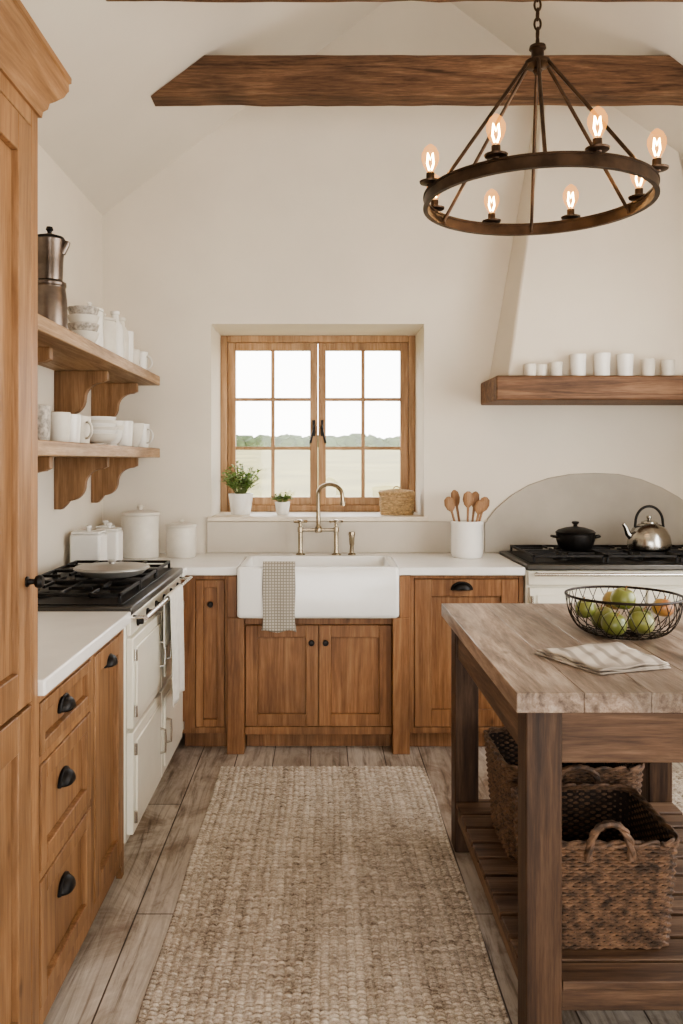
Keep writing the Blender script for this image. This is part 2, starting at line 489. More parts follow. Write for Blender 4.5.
bl = bm.verts.new((XL+.004, Y0, 2.275)); bm.faces.new([cols[0][0], cols[0][1], cols[0][2], bl])
bm.faces.new([c_[0] for c_ in cols]+[bk, bl]); bm.faces.new([c_[2] for c_ in cols]+[bk, bl])
fin('cornice', bm, wood('cornice_oak', (.18,.088,.039), (.27,.142,.066), (.365,.208,.108), 'y', .45, .15), tall, label='moulded oak cornice')

# near left drawer cabinet
XF = -.69
dc = empty('base_cabinet', (-.95, 2.47, 0), 'oak base cabinet with three drawers and a door', 'cabinet')
bm = nb(); Y0, Y1 = 2.014, 2.925
box(bm, XL+.004, XF-.02, Y0, Y1, .09, .878); box(bm, XL+.004, XF-.07, Y0, Y1, 0, .09)
for (u0, u1) in ((Y0, Y0+.035), (2.50, 2.54), (Y1-.032, Y1)):
    box(bm, XF-.02, XF, u0, u1, .0 if u1 > 2.9 else .05, .878)
for (u0, u1) in ((Y0+.035, 2.50), (2.54, Y1-.032)):
    box(bm, XF-.02, XF, u0, u1, .855, .878); box(bm, XF-.02, XF, u0, u1, .05, .10)
for z in (.70, .415): box(bm, XF-.02, XF, Y0+.035, 2.50, z, z+.022)
fin('body', bm, OAKL_Z, dc, .002)
fd = fL(XF-.020)
for (z0, z1, hz) in ((.724,.853,.775), (.439,.698,.575), (.102,.413,.285)):
    dr = shaker('drawer', fd, Y0+.038, 2.497, z0, z1, OAKL_Z, dc, .03 if z0 > .7 else .045, .024)
    cup(fd, 2.275, hz, dr, .009)
dd = shaker('door', fd, 2.543, Y1-.035, .102, .853, OAKL_Z, dc, .06, .024)
cup(fd, 2.72, .785, dd, .016)

# corner cabinet
cc = empty('base_cabinet', (-.85, 4.4, 0), 'oak corner base cabinet with a narrow door', 'cabinet')
bm = nb(); YC = 4.16
box(bm, XL+.004, XF, 4.03, YB-.004, .09, .878); box(bm, XL+.004, XF-.05, 4.03, YB-.004, 0, .09)
box(bm, XF, -.466, YC+.02, YB-.004, .09, .878); box(bm, XF, -.466, YC+.07, YB-.004, 0, .09)
box(bm, XF, -.625, YC, YC+.02, .09, .878); box(bm, -.478, -.466, YC, YC+.02, .09, .878)
box(bm, -.625, -.478, YC, YC+.02, .855, .878); box(bm, -.625, -.478, YC, YC+.02, .09, .12)
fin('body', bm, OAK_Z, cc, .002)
fd = fB(YC+.02)
d_ = shaker('door', fd, -.623, -.480, .122, .853, OAK_Z, cc, .038, .022)
knob(fd, -.548, .735, d_)

# sink cabinet
skc = empty('sink_cabinet', (-.015, 4.4, 0), 'oak sink cabinet with two panelled doors below the sink', 'cabinet')
bm = nb()
XA, XB = -.463, .438
for (x0, x1, xo0, xo1) in ((XA, -.378, XA, -.416), (.353, XB, .387, XB)):
    box(bm, x0, x1, 4.115, 4.20, .0, .672); box(bm, xo0, xo1, 4.115, 4.20, .672, .878)
    box(bm, xo0, xo1, 4.20, YB-.004, .0, .878)
box(bm, -.378, .353, 4.155, 4.175, .632, .672); box(bm, -.378, .353, 4.155, 4.175, .085, .125)
box(bm, -.378, .353, 4.175, YB-.004, .09, .64)
box(bm, -.378, .353, 4.235, 4.255, .0, .09)
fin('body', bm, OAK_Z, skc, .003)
fd = fB(4.175)
xm = -.0125
for (x0, x1, kx) in ((-.375, xm-.002, xm-.035), (xm+.002, .350, xm+.035)):
    d_ = shaker('door', fd, x0, x1, .128, .629, OAK_Z, skc, .06, .022)
    knob(fd, kx, .545, d_)

# right cabinet
rc = empty('base_cabinet', (.72, 4.4, 0), 'oak base cabinet with a single panelled door', 'cabinet')
bm = nb()
box(bm, .441, 1.008, YC+.02, YB-.004, .09, .878); box(bm, .441, 1.008, YC+.07, YB-.004, 0, .09)
box(bm, .441, .462, YC, YC+.02, .09, .878); box(bm, .985, 1.008, YC, YC+.02, .0, .878)
box(bm, .462, .985, YC, YC+.02, .86, .878); box(bm, .462, .985, YC, YC+.02, .09, .12)
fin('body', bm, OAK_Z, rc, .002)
d_ = shaker('door', fB(YC+.02), .465, .982, .123, .857, OAK_Z, rc, .085, .022)
cup(fB(YC+.02), .70, .805, d_, .022, .048, .034)

# worktops
bm = nb(); box(bm, XL+.003, -.665, 2.014, 2.93, .88, .92)
fin('worktop', bm, WORKT, bevel=.005, label='white stone worktop over the oak drawers', cat='worktop')
bm = nb()
pts = [(XL+.003, 4.022), (-.665, 4.022), (-.665, 4.125), (-.415, 4.125), (-.415, 4.60), (.386, 4.60), (.386, 4.125), (1.008, 4.125), (1.008, YB-.003), (XL+.003, YB-.003)]
prism(bm, pts, ident, .88, .92)
fin('worktop', bm, WORKT, bevel=.004, label='white stone worktop running around the sink', cat='worktop')

# upstand and arched splashback
bm = nb(); box(bm, -.65, .930, YB-.018, YB-.001, .921, 1.098)
fin('upstand', bm, UPST, bevel=.003, label='low pale stone upstand along the worktop below the window', cat='splashback')
bm = nb()
pts = [(.932,.921),(.932,1.098),(.945,1.098)]
for (px, py) in ((487,519),(496,508),(510,496),(528,485),(548,478),(570,474),(594,473),(618,474),(640,479),(660,487),(678,497),(693,508),(702,519)):
    pts.append(((px-321)/175+.0, 1.45-(py-460)/175))
pts += [(2.30,1.105),(2.30,.921)]
prism(bm, pts, swap, YB-.020, YB-.001)
fin('splashback', bm, SPLASH, bevel=.003, label='grey stone splashback with an arched top behind the range', cat='splashback')

# ------------------------------------------------------------------ sink
sink = empty('farmhouse_sink', (-.0145, 4.33, .676), 'white fireclay farmhouse sink with deep apron front', 'sink')
bm = nb()
x0, x1, y0, y1, z0, z1 = -.412, .383, 4.075, 4.595, .676, .926
def rr(x0, x1, y0, y1, r, n=6):
    out = []
    for cx, cy, a0 in ((x1-r, y0+r, -90), (x1-r, y1-r, 0), (x0+r, y1-r, 90), (x0+r, y0+r, 180)):
        for i in range(n+1):
            a = math.radians(a0+90*i/n); out.append((cx+r*math.cos(a), cy+r*math.sin(a)))
    return out
loops = []
def ring_(x0, x1, y0, y1, r, z): loops.append([bm.verts.new((p[0], p[1], z)) for p in rr(x0, x1, y0, y1, r)])
ring_(x0+.01, x1-.01, y0+.01, y1-.01, .02, z0)
ring_(x0+.002, x1-.002, y0+.002, y1-.002, .022, z0+.008)
ring_(x0, x1, y0, y1, .022, z0+.02); ring_(x0, x1, y0, y1, .022, z1-.012)
ring_(x0+.004, x1-.004, y0+.004, y1-.004, .02, z1-.003); ring_(x0+.012, x1-.012, y0+.012, y1-.012, .018, z1)
ring_(x0+.032, x1-.032, y0+.032, y1-.032, .03, z1); ring_(x0+.040, x1-.040, y0+.040, y1-.040, .03, z1-.006)
ring_(x0+.045, x1-.045, y0+.045, y1-.045, .03, z0+.05); ring_(x0+.07, x1-.07, y0+.07, y1-.07, .03, z0+.03)
n = len(loops[0])
for a, b in zip(loops, loops[1:]):
    for i in range(n): bm.faces.new([a[i], a[(i+1)%n], b[(i+1)%n], b[i]])
bm.faces.new(loops[0]); bm.faces.new(loops[-1][::-1])
fin('basin', bm, FIRECLAY, sink, ang=60)
bm = nb(); lathe(bm, [(0,0),(.04,0),(.04,.004),(.03,.006),(0,.003)], V(-.0145, 4.34, z0+.0305), 24)
fin('drain', bm, CHROME, sink, label='polished metal drain')

# faucet
YFc = 4.67
fa = empty('bridge_faucet', (-.015, YFc, .92), 'aged nickel bridge tap with gooseneck spout and cross handles', 'faucet')
bm = nb()
for x in (-.115, .085):
    lathe(bm, [(0,0),(.026,0),(.026,.006),(.014,.012),(.012,.03),(.012,.125),(.016,.13),(.016,.155),(.010,.16),(.010,.175),(0,.178)], V(x, YFc, .92), 20)
tube(bm, [(-.115, YFc, 1.06), (.085, YFc, 1.06)], .010, 12)
lathe(bm, [(0,0),(.018,0),(.021,.012),(.018,.03),(.012,.038),(.012,.10),(0,.10)], V(-.015, YFc, 1.045), 20)
fin('body', bm, NICKEL, fa)
bm = nb()
tube(bm, [(-.015, YFc, 1.14), (-.015, YFc, 1.26)]+[(-.015+.065-.065*math.cos(t)*1.0, YFc-.10*(1-math.cos(t))*.5, 1.26+.055*math.sin(t)) for t in [math.pi*i/14 for i in range(1, 15)]]+[(.118, YFc-.102, 1.235), (.120, YFc-.102, 1.215)], .0115, 12)
lathe(bm, [(0,0),(.015,0),(.015,.02),(0,.02)], V(.120, YFc-.102, 1.200), 16)
fin('spout', bm, NICKEL, fa)
for x in (-.115, .085):
    bm = nb()
    for a in (20, 110):
        c_, s_ = math.cos(math.radians(a))*.038, math.sin(math.radians(a))*.038
        tube(bm, [(x-c_, YFc-s_, 1.107), (x, YFc, 1.110), (x+c_, YFc+s_, 1.107)], [.009,.006,.009], 8)
    lathe(bm, [(0,0),(.013,0),(.013,.018),(0,.020)], V(x, YFc, 1.099), 14)
    fin('cross_handle', bm, NICKEL, fa)
bm = nb()
lathe(bm, [(0,0),(.022,0),(.022,.006),(.012,.012),(.010,.05),(.014,.06),(.016,.10),(.019,.115),(.017,.128),(0,.13)], V(.172, 4.665, .921), 18)
fin('side_spray', bm, NICKEL, label='small aged nickel side spray beside the tap', cat='side spray')

# ------------------------------------------------------------------ towels
def drape(name, f, u0, u1, dbar, zbar, rbar, front, back, mat, waves, amp, label, cat='towel', seed=0):
    bm = nb(); prof = []
    nF = 26
    for i in range(nF+1): prof.append((dbar+rbar, zbar-front+front*i/nF, 1-i/nF))
    for i in range(1, 8):
        a = math.pi*i/8; prof.append((dbar+rbar*math.cos(a), zbar+rbar*math.sin(a), 0))
    for i in range(nF//2+1): prof.append((dbar-rbar, zbar-back*i/(nF//2), 0))
    nu = 30; rows = []
    for (d, z, w) in prof:
        row = []
        for j in range(nu+1):
            t = j/nu
            off = amp*w*(1+math.sin(waves*math.pi*2*t+seed)+.4*math.sin(waves*5.1*t+seed*2+z*6))
            uu = u0+(u1-u0)*t; uu += (t-.5)*(-.06*(1-w)*(u1-u0)) + w*.006*math.sin(z*20+t*3)
            row.append(bm.verts.new(f(uu, d+off, z+w*.006*math.sin(t*9+seed))))
        rows.append(row)
    for a, b in zip(rows, rows[1:]):
        for j in range(nu): bm.faces.new([a[j], a[j+1], b[j+1], b[j]])
    return fin(name, bm, mat, solid=.003, label=label, cat=cat, ang=80)
drape('dish_towel', fB(4.09), -.288, -.122, -.005, .930, .022, .315, .06, CHECK, 1.6, .003, 'grey checked linen tea towel hanging over the sink edge', seed=1)

# ------------------------------------------------------------------ range cookers
def range_cooker(f, u0, u1, depth, label, ztop, loc, nk):
    rg = empty('range_cooker', loc, label, 'range cooker')
    bm = nb()
    box(bm, u0, u1, 0, depth-.012, .10, ztop-.03, f); box(bm, u0+.02, u1-.02, 0, depth-.06, 0, .10, f)
    fin('body', bm, CREAM, rg, .006)
    bm = nb(); box(bm, u0-.0, u1+.0, 0, depth+.012, ztop-.03, ztop, f)
    fin('hob', bm, HOBST, rg, .006, label='dark steel hob plate')
    bm = nb(); box(bm, u0+.03, u1-.03, .06, depth-.03, ztop+.0005, ztop+.004, f)
    fin('hob_tray', bm, BLACK, rg, .002)
    ng = 3; w = (u1-u0-.08)/ng
    for g in range(ng):
        bm = nb(); a, b = u0+.04+g*w+.006, u0+.04+(g+1)*w-.006; d0, d1 = .07, depth-.04; zt = ztop+.028; t = .0055
        for d in (d0+t, d1-t, (d0+d1)/2): box(bm, a, b, d-t, d+t, zt, zt+.012, f)
        for u in (a+t, b-t): box(bm, u-t, u+t, d0, d1, zt, zt+.012, f)
        for cd in (d0+(d1-d0)*.25, d0+(d1-d0)*.75):
            cu = (a+b)/2
            box(bm, a, cu-.03, cd-t, cd+t, zt, zt+.012, f); box(bm, cu+.03, b, cd-t, cd+t, zt, zt+.012, f)
            box(bm, cu-t, cu+t, cd-.11, cd-.03, zt, zt+.012, f); box(bm, cu-t, cu+t, cd+.03, cd+.11, zt, zt+.012, f)
        for u in (a+t, b-t):
            for d in (d0+t, d1-t): box(bm, u-t, u+t, d-t, d+t, ztop+.003, zt, f)
        fin('grate', bm, BLACK, rg, .0015, label='black cast iron pan grate')
        for cd in (d0+(d1-d0)*.25, d0+(d1-d0)*.75):
            bm = nb(); q = f((a+b)/2, cd, ztop+.004)
            lathe(bm, [(0,0),(.045,0),(.045,.008),(.032,.01),(.032,.018),(.012,.02),(0,.02)], V(q[0], q[1], q[2]), 20)
            fin('burner', bm, BLACK, rg)
    bm = nb(); box(bm, u0+.01, u1-.01, depth-.012, depth+.004, ztop-.105, ztop-.035, f)
    fin('control_panel', bm, CREAMD, rg, .004)
    for i in range(nk):
        bm = nb(); lathe(bm, [(0,0),(.018,0),(.018,.006),(.013,.008),(.012,.022),(0,.024)], K(f, u0+.12+(u1-u0-.24)*i/(nk-1), depth+.004, ztop-.072), 16)
        fin('knob', bm, BLACK, rg, label='black control knob')
    bm = nb(); zr = ztop-.045
    tube(bm, [f(u0+.03, depth+.055, zr), f(u1-.03, depth+.055, zr)], .009, 12)
    for u in (u0+.05, u1-.05): tube(bm, [f(u, depth+.0, zr), f(u, depth+.055, zr)], .007, 10)
    fin('towel_rail', bm, CHROME, rg, label='polished towel rail')
    um = (u0+u1)/2
    zs = ((.50, ztop-.115), (.125, .485))
    for (z0, z1) in zs:
        for (a, b, side) in ((u0+.015, um-.006, 1), (um+.006, u1-.015, -1)):
            bm = nb(); box(bm, a, b, depth-.012, depth+.012, z0, z1, f)
            box(bm, a+.035, b-.035, depth+.012, depth+.020, z0+.035, z1-.035, f)
            dr = fin('oven_door', bm, CREAMD, rg, .007)
            bm = nb(); hu = b-.06 if side > 0 else a+.06
            zc = (z0+z1)/2
            tube(bm, [f(hu, depth+.016, zc+.05), f(hu, depth+.038, zc+.045), f(hu, depth+.040, zc), f(hu, depth+.038, zc-.045), f(hu, depth+.016, zc-.05)], .006, 10)
            fin('handle', bm, CHROME, dr, label='polished door handle')
            hu = a+.012 if side > 0 else b-.012
            for zc2 in (z0+.06, z1-.06):
                bm = nb()
                tube(bm, [f(hu, depth+.018, zc2-.02), f(hu, depth+.018, zc2+.02)], .007, 10)
                fin('hinge', bm, CHROME, dr)
    return rg
range_cooker(fL(-1.235), 2.936, 4.016, .560, 'cream enamel range cooker with black gas hob, four doors', .934, (-.93, 3.48, 0), 6)
range_cooker(fB(4.755), 1.014, 2.20, .62, 'cream enamel range cooker under the plaster hood', .935, (1.6, 4.45, 0), 0)
drape('hand_towel', fL(-.620), 3.36, 3.68, 0, .890, .013, .44, .20, LINEN, 2.2, .007, 'white linen towel hanging on the range cooker rail', seed=2)

def pan(x, y, z):
    p = empty('shallow_pan', (x, y, z), 'pale round shallow pan resting on the hob grate', 'pan')
    bm = nb(); lathe(bm, [(0,0),(.105,0),(.125,.006),(.148,.030),(.154,.033),(.155,.029),(.151,.029),(.13,.010),(.112,.006),(0,.006)], V(x, y, z), 40)
    fin('pan_body', bm, PANM, p)
    bm = nb(); lathe(bm, [(0,.034),(.150,.034),(.148,.037),(.10,.042),(.02,.045),(.012,.047),(.012,.053),(.018,.058),(.013,.063),(0,.064)], V(x, y, z), 40)
    fin('lid', bm, PANM, p)
pan(-.865, 3.46, .9745)

# ------------------------------------------------------------------ hood and mantel
bm = nb()
b0 = [(.955, YB-.001), (2.185, YB-.001), (2.165, 4.445), (.995, 4.445)]
t0 = [(1.262, YB-.001), (1.90, YB-.001), (1.885, 4.655), (1.277, 4.655)]
zA, zB = 1.892, 3.68
nz = 8; loops = []
for i in range(nz+1):
    t = i/nz
    loops.append([bm.verts.new((b0[k][0]+(t0[k][0]-b0[k][0])*t, b0[k][1]+(t0[k][1]-b0[k][1])*t, zA+(zB-zA)*t)) for k in range(4)])
for a, b in zip(loops, loops[1:]):
    for i in range(4): bm.faces.new([a[i], a[(i+1)%4], b[(i+1)%4], b[i]])
bm.faces.new(loops[0]); bm.faces.new(loops[-1])
fin('range_hood', bm, PLASTER, bevel=.012, label='tapered cream plaster chimney hood above the mantel shelf', cat='hood')
bm = nb(); box(bm, .912, 2.25, 4.345, YB-.002, 1.762, 1.890)
fin('mantel_shelf', bm, MANTW, bevel=.008, label='thick oak mantel shelf below the plaster hood', cat='shelf')

# ------------------------------------------------------------------ wall shelves
def wall_shelf(ztop, label):
    s = empty('wall_shelf', (-1.08, 3.6, ztop-.3), label, 'shelf', 'oak wall shelves')
    bm = nb(); box(bm, XL+.002, -.905, 2.45, 4.70, ztop-.052, ztop)
    fin('board', bm, SHELFW, s, .004)
    zt = ztop-.052
    for y in (3.10, 3.93, 4.56):
        bm = nb()
        poly = [(XL+.002, zt), (-1.00, zt), (-1.00, zt-.045), (-1.012, zt-.05)]
        for i in range(0, 9):
            a = math.pi/2*i/8
            poly.append((-1.02-.085*math.sin(a), zt-.055-.075*(1-math.cos(a))))
        for i in range(1, 9):
            a = math.pi/2*i/8
            poly.append((-1.105-.075*(1-math.cos(a)), zt-.13-.075*math.sin(a)))
        poly += [(-1.195, zt-.225), (-1.215, zt-.245), (XL+.002, zt-.245)]
        prism(bm, poly, swap, y-.022, y+.022)
        fin('bracket', bm, BRACKW, s, .003, label='scroll-cut oak bracket')
ZS1, ZS2 = 1.92, 1.515
wall_shelf(ZS1, 'upper oak wall shelf on scrolled brackets'); wall_shelf(ZS2, 'lower oak wall shelf on scrolled brackets')

# ------------------------------------------------------------------ crockery
def mug(loc, r, h, mat, label, group, rot=0, taper=.85):
    x, y, z = loc
    m = empty('mug', loc, label, 'mug', group)
    bm = nb(); lathe(bm, [(0,0),(r*taper,0),(r*(taper+.03),.004),(r*.97,h*.6),(r,h-.002),(r-.002,h),(r-.005,h-.002),(r*.9,h*.55),(r*taper-.006,.008),(0,.008)], V(x, y, z), 28)
    fin('cup_body', bm, mat, m)
    bm = nb(); pts = [(x+r*.88, y, z+h*.78)]+[(x+r*.92+h*.30*math.sin(math.pi*t/8), y, z+h*.5+h*.30*math.cos(math.pi*t/8)) for t in range(1, 8)]+[(x+r*.86, y, z+h*.20)]
    tube(bm, pts, .0055, 8)
    fin('handle', bm, mat, m)
    m.rotation_euler = (0,0,rot)
    return m
def bowl(loc, r, h, mat, label, group):
    bm = nb(); x, y, z = loc
    lathe(bm, [(0,0),(r*.45,0),(r*.46,.008),(r*.62,h*.22),(r*.88,h*.62),(r,h),(r-.003,h+.001),(r-.006,h-.001),(r*.83,h*.62),(r*.55,h*.25),(0,h*.16)], V(x, y, z), 36)
    return fin('bowl', bm, mat, label=label, cat='bowl', group=group, origin=loc)
def tumbler(loc, r, h, mat, label, group, name='tumbler', cat='cup'):
    bm = nb(); x, y, z = loc
    lathe(bm, [(0,0),(r*.86,0),(r*.9,.003),(r,h-.002),(r-.002,h),(r-.004,h-.002),(r*.84,.008),(0,.008)], V(x, y, z), 24)
    return fin(name, bm, mat, label=label, cat=cat, group=group, origin=loc)
def jar(loc, r, h, mat, label, group=None, square=False, name='canister', cat='canister'):
    x, y, z = loc
    j = empty(name, loc, label, cat, group)
    bm = nb()
    if square: box(bm, x-r, x+r, y-r, y+r, z, z+h*.84)
    else: lathe(bm, [(0,0),(r*.95,0),(r,.006),(r,h*.78),(r*.97,h*.80),(r*.9,h*.81),(0,h*.81)], V(x, y, z), 36)
    fin('jar_body', bm, mat, j, .012 if square else 0)
    bm = nb()
    if square:
        box(bm, x-r*.92, x+r*.92, y-r*.92, y+r*.92, z+h*.845, z+h*.90)
        lathe(bm, [(0,0),(.012,0),(.010,.008),(.018,.02),(.012,.028),(0,.03)], V(x, y, z+h*.90), 16)
    else: lathe(bm, [(0,h*.812),(r*1.03,h*.812),(r*1.04,h*.83),(r*1.0,h*.86),(r*.6,h*.895),(r*.14,h*.905),(r*.12,h*.925),(r*.2,h*.96),(r*.14,h*.99),(0,h)], V(x, y, z), 36)
    fin('lid', bm, mat, j, .005 if square else 0)
    return j
def bottle(loc, r, h, mat, label, group):
    x, y, z = loc
    bm = nb(); lathe(bm, [(0,0),(r*.95,0),(r,.006),(r,h*.62),(r*.9,h*.72),(r*.5,h*.82),(r*.42,h*.93),(r*.55,h*.95),(r*.55,h),(r*.4,h),(0,h*.98)], V(x, y, z), 28)
    return fin('storage_bottle', bm, mat, label=label, cat='bottle', group=group, origin=loc)

G1 = 'crockery on the upper wall shelf'; G2 = 'crockery on the lower wall shelf'
pc = empty('coffee_percolator', (-1.0, 3.08, ZS1), 'tall dark pewter stovetop coffee percolator with side handle', 'coffee pot')
x, y, z = -1.0, 3.08, ZS1
bm = nb(); lathe(bm, [(0,0),(.062,0),(.064,.008),(.066,.03),(.064,.12),(.058,.165),(.062,.17),(.062,.182),(.048,.188),(0,.188)], V(x, y, z), 12)
fin('boiler', bm, PEWTER, pc, .002)
bm = nb(); lathe(bm, [(0,.189),(.046,.189),(.048,.20),(.050,.26),(.056,.335),(.057,.340),(.052,.340),(0,.335)], V(x, y, z), 12)
tube(bm, [(x+.045, y, z+.29), (x+.062, y, z+.320), (x+.068, y, z+.335)], [.014,.012,.010], 10)
fin('upper_pot', bm, PEWTER, pc, .002)
bm = nb(); lathe(bm, [(0,.341),(.056,.341),(.052,.35),(.02,.360),(.008,.364),(.008,.370),(.014,.378),(.011,.388),(0,.390)], V(x, y, z), 20)
fin('lid', bm, BLACK, pc)
bm = nb(); tube(bm, [(x-.05, y-.01, z+.33), (x-.085, y-.015, z+.335), (x-.095, y-.015, z+.30), (x-.09, y-.015, z+.22)], [.008,.010,.010,.008], 10)
fin('handle', bm, BLACK, pc)
# upper shelf
for i in range(4): bowl((-.995, 3.50, ZS1+.001+i*.034), .066, .062, STONEW if i % 2 else CERAM2, 'speckled stoneware bowl in a nested stack', G1)
jar((-1.03, 3.72, ZS1), .060, .235, CERAM, 'tall white lidded ceramic jar on the wall shelf', G1, name='storage_jar', cat='jar')
jar((-1.01, 3.89, ZS1), .055, .215, CERAM2, 'tall cream lidded ceramic jar on the wall shelf', G1, name='storage_jar', cat='jar')
bottle((-1.0, 4.06, ZS1), .040, .25, CERAM, 'tall white ceramic bottle', G1)
bottle((-1.0, 4.18, ZS1), .038, .24, CERAM2, 'tall cream ceramic bottle', G1)
tumbler((-1.0, 4.30, ZS1), .036, .19, CERAM, 'tall white ceramic beaker on the shelf', G1)
mug((-1.0, 4.43, ZS1), .040, .115, CERAM2, 'cream mug on the upper shelf', G1, 2.6)
mug((-.985, 4.57, ZS1), .040, .12, CERAM, 'white mug on the upper shelf', G1, -.4)
# lower shelf
tumbler((-1.0, 2.98, ZS2), .036, .13, STONEW, 'dark speckled stoneware tumbler', G2)
tumbler((-1.06, 3.07, ZS2), .036, .12, PEWTER, 'dark pewter tumbler on the shelf', G2)
for yy, mt, ro in ((3.16, CERAM2, 2.4), (3.30, CERAM, 1.9), (3.44, CERAM2, -.6)):
    mug((-.995, yy, ZS2), .047, .115, mt, 'cream stoneware mug on the lower shelf', G2, ro)
for i in range(6): bowl((-1.0, 3.73, ZS2+.001+i*.015), .092-.001*i, .05, CERAM if i % 2 else CERAM2, 'cream shallow bowl in a nested stack', G2)
for i in range(3): bowl((-1.0, 3.97, ZS2+.001+i*.022), .064, .075, CERAM2 if i % 2 else CERAM, 'deep cream bowl in a nested stack', G2)
mug((-.99, 4.18, ZS2), .050, .13, CERAM, 'white mug on the lower shelf', G2, 2.2)
bowl((-.985, 4.37, ZS2+.001), .060, .125, CERAM2, 'deep cream footed bowl beside the mugs', G2)
mug((-.98, 4.55, ZS2), .047, .13, CERAM, 'white mug on the lower shelf', G2, -.5)
# mantel cups
GM = 'white cups on the mantel shelf'
for px, w, h in ((530,.033,.065), (541,.030,.06), (556,.034,.075), (578,.042,.115), (602,.044,.12), (625,.043,.115), (648,.036,.09), (668,.036,.085)):
    tumbler(((px-321)*4.392/836, 4.392, 1.8905), w, h, CERAM if w > .04 else CERAM2, 'tall white ceramic beaker on the mantel' if w > .04 else 'short cream ceramic cup on the mantel', GM)
# counter canisters
ZC = .9205
jar((-.985, 4.56, ZC), .102, .285, CERAM2, 'large cream stoneware canister with knobbed lid')
jar((-.765, 4.58, ZC), .082, .205, CERAM2, 'smaller cream stoneware canister with knobbed lid')
jar((-1.145, 4.12, ZC), .075, .200, CERAM, 'square white ceramic canister beside the range', square=True)
jar((-1.09, 4.30, ZC), .060, .20, CERAM, 'small square white ceramic canister', square=True)
jar((-1.15, 4.46, ZC), .045, .20, CERAM, 'smallest square white ceramic canister', square=True)

# crock and spoons
bm = nb(); x, y = .795, 4.56
lathe(bm, [(0,0),(.078,0),(.084,.01),(.086,.03),(.084,.175),(.089,.185),(.088,.195),(.082,.198),(.078,.19),(.076,.02),(0,.015)], V(x, y, ZC), 36)
fin('utensil_crock', bm, CERAM, label='white ceramic crock holding wooden utensils', cat='crock')
for i, (dx, dy, tx, ty, L_, hd) in enumerate(((-.03,0,-.27,.05,.32,0),(-.015,.03,-.15,.1,.35,1),(.0,-.02,.01,-.05,.34,0),(.02,.02,.13,.05,.34,1),(.03,-.01,.28,0,.32,0),(.02,-.03,.20,-.10,.30,0))):
    bm = nb()
    base = Vector((x+dx*.6, y+dy*.6, ZC+.02)); dr = Vector((tx, ty, 1)).normalized()
    e = base+dr*L_
    tube(bm, [base, base+dr*L_*.5, base+dr*(L_*.76)], [.006,.006,.007], 8)
    w = .030 if hd == 0 else .025
    tube(bm, [base+dr*(L_*.74), base+dr*(L_*.79), base+dr*(L_*.87), base+dr*(L_*.96), e], [.008, w*.75, w, w*.8, w*.25], 12, flat=.35)
    fin('wooden_spoon' if hd == 0 else 'wooden_spatula', bm, SPOONW, label='wooden cooking spoon standing in the crock' if hd == 0 else 'flat wooden spatula standing in the crock', cat='utensil', group='utensils in the crock')

# plants
def plant(x, y, z, pr, ph, fr, fh, nl, label, leafs, seed):
    random.seed(seed)
    p = empty('potted_herb', (x, y, z), label, 'plant')
    bm = nb(); lathe(bm, [(0,0),(pr*.74,0),(pr*.77,.005),(pr,ph-.004),(pr*.99,ph),(pr*.9,ph),(pr*.88,ph-.015),(0,ph-.015)], V(x, y, z), 30)
    fin('pot', bm, CERAM, p, label='white ceramic pot')
    bm = nb(); lathe(bm, [(0,ph-.0145),(pr*.87,ph-.0145),(pr*.5,ph-.006),(0,ph-.004)], V(x, y, z), 20)
    fin('soil', bm, SOIL, p)
    st = nb(); lf = nb()
    for i in range(nl):
        a = R()*6.283; rr_ = fr*math.sqrt(R()); hh = fh*(.35+.65*R())*(1-.35*(rr_/fr)**2)
        top = Vector((x+rr_*math.cos(a), y+rr_*math.sin(a), z+ph+hh)); b0 = Vector((x+pr*.4*math.cos(a)*R(), y+pr*.4*math.sin(a)*R(), z+ph-.012))
        midp = b0.lerp(top, .5)+Vector((0,0,.01))
        tube(st, [b0, midp, top], .0012, 4)
        for k in range(8):
            t = .3+.7*R()
            c = (b0.lerp(midp, t*2) if t < .5 else midp.lerp(top, t*2-1))
            s = leafs*(.6+.7*R()); aa = R()*6.283; d = Vector((math.cos(aa), math.sin(aa), .2+R()*.6)).normalized()
            sd = d.cross(Vector((0,0,1))).normalized(); up = sd.cross(d)
            v0 = lf.verts.new(c); v1 = lf.verts.new(c+d*s*.5+sd*s*.36+up*s*.06); v2 = lf.verts.new(c+d*s); v3 = lf.verts.new(c+d*s*.5-sd*s*.36+up*s*.06)
            lf.faces.new([v0, v1, v2]); lf.faces.new([v0, v2, v3])
    fin('stems', st, STEMG, p, recalc=False); fin('foliage', lf, LEAF, p, recalc=False, label='small fresh green leaves')
    random.seed(seed+1)
plant(-.475, 4.95, SILLZ, .074, .125, .13, .20, 90, 'leafy green herb in a white pot on the sill', .024, 3)
plant(-.228, 4.95, SILLZ, .046, .075, .07, .055, 45, 'small herb in a small white pot on the sill', .017, 5)

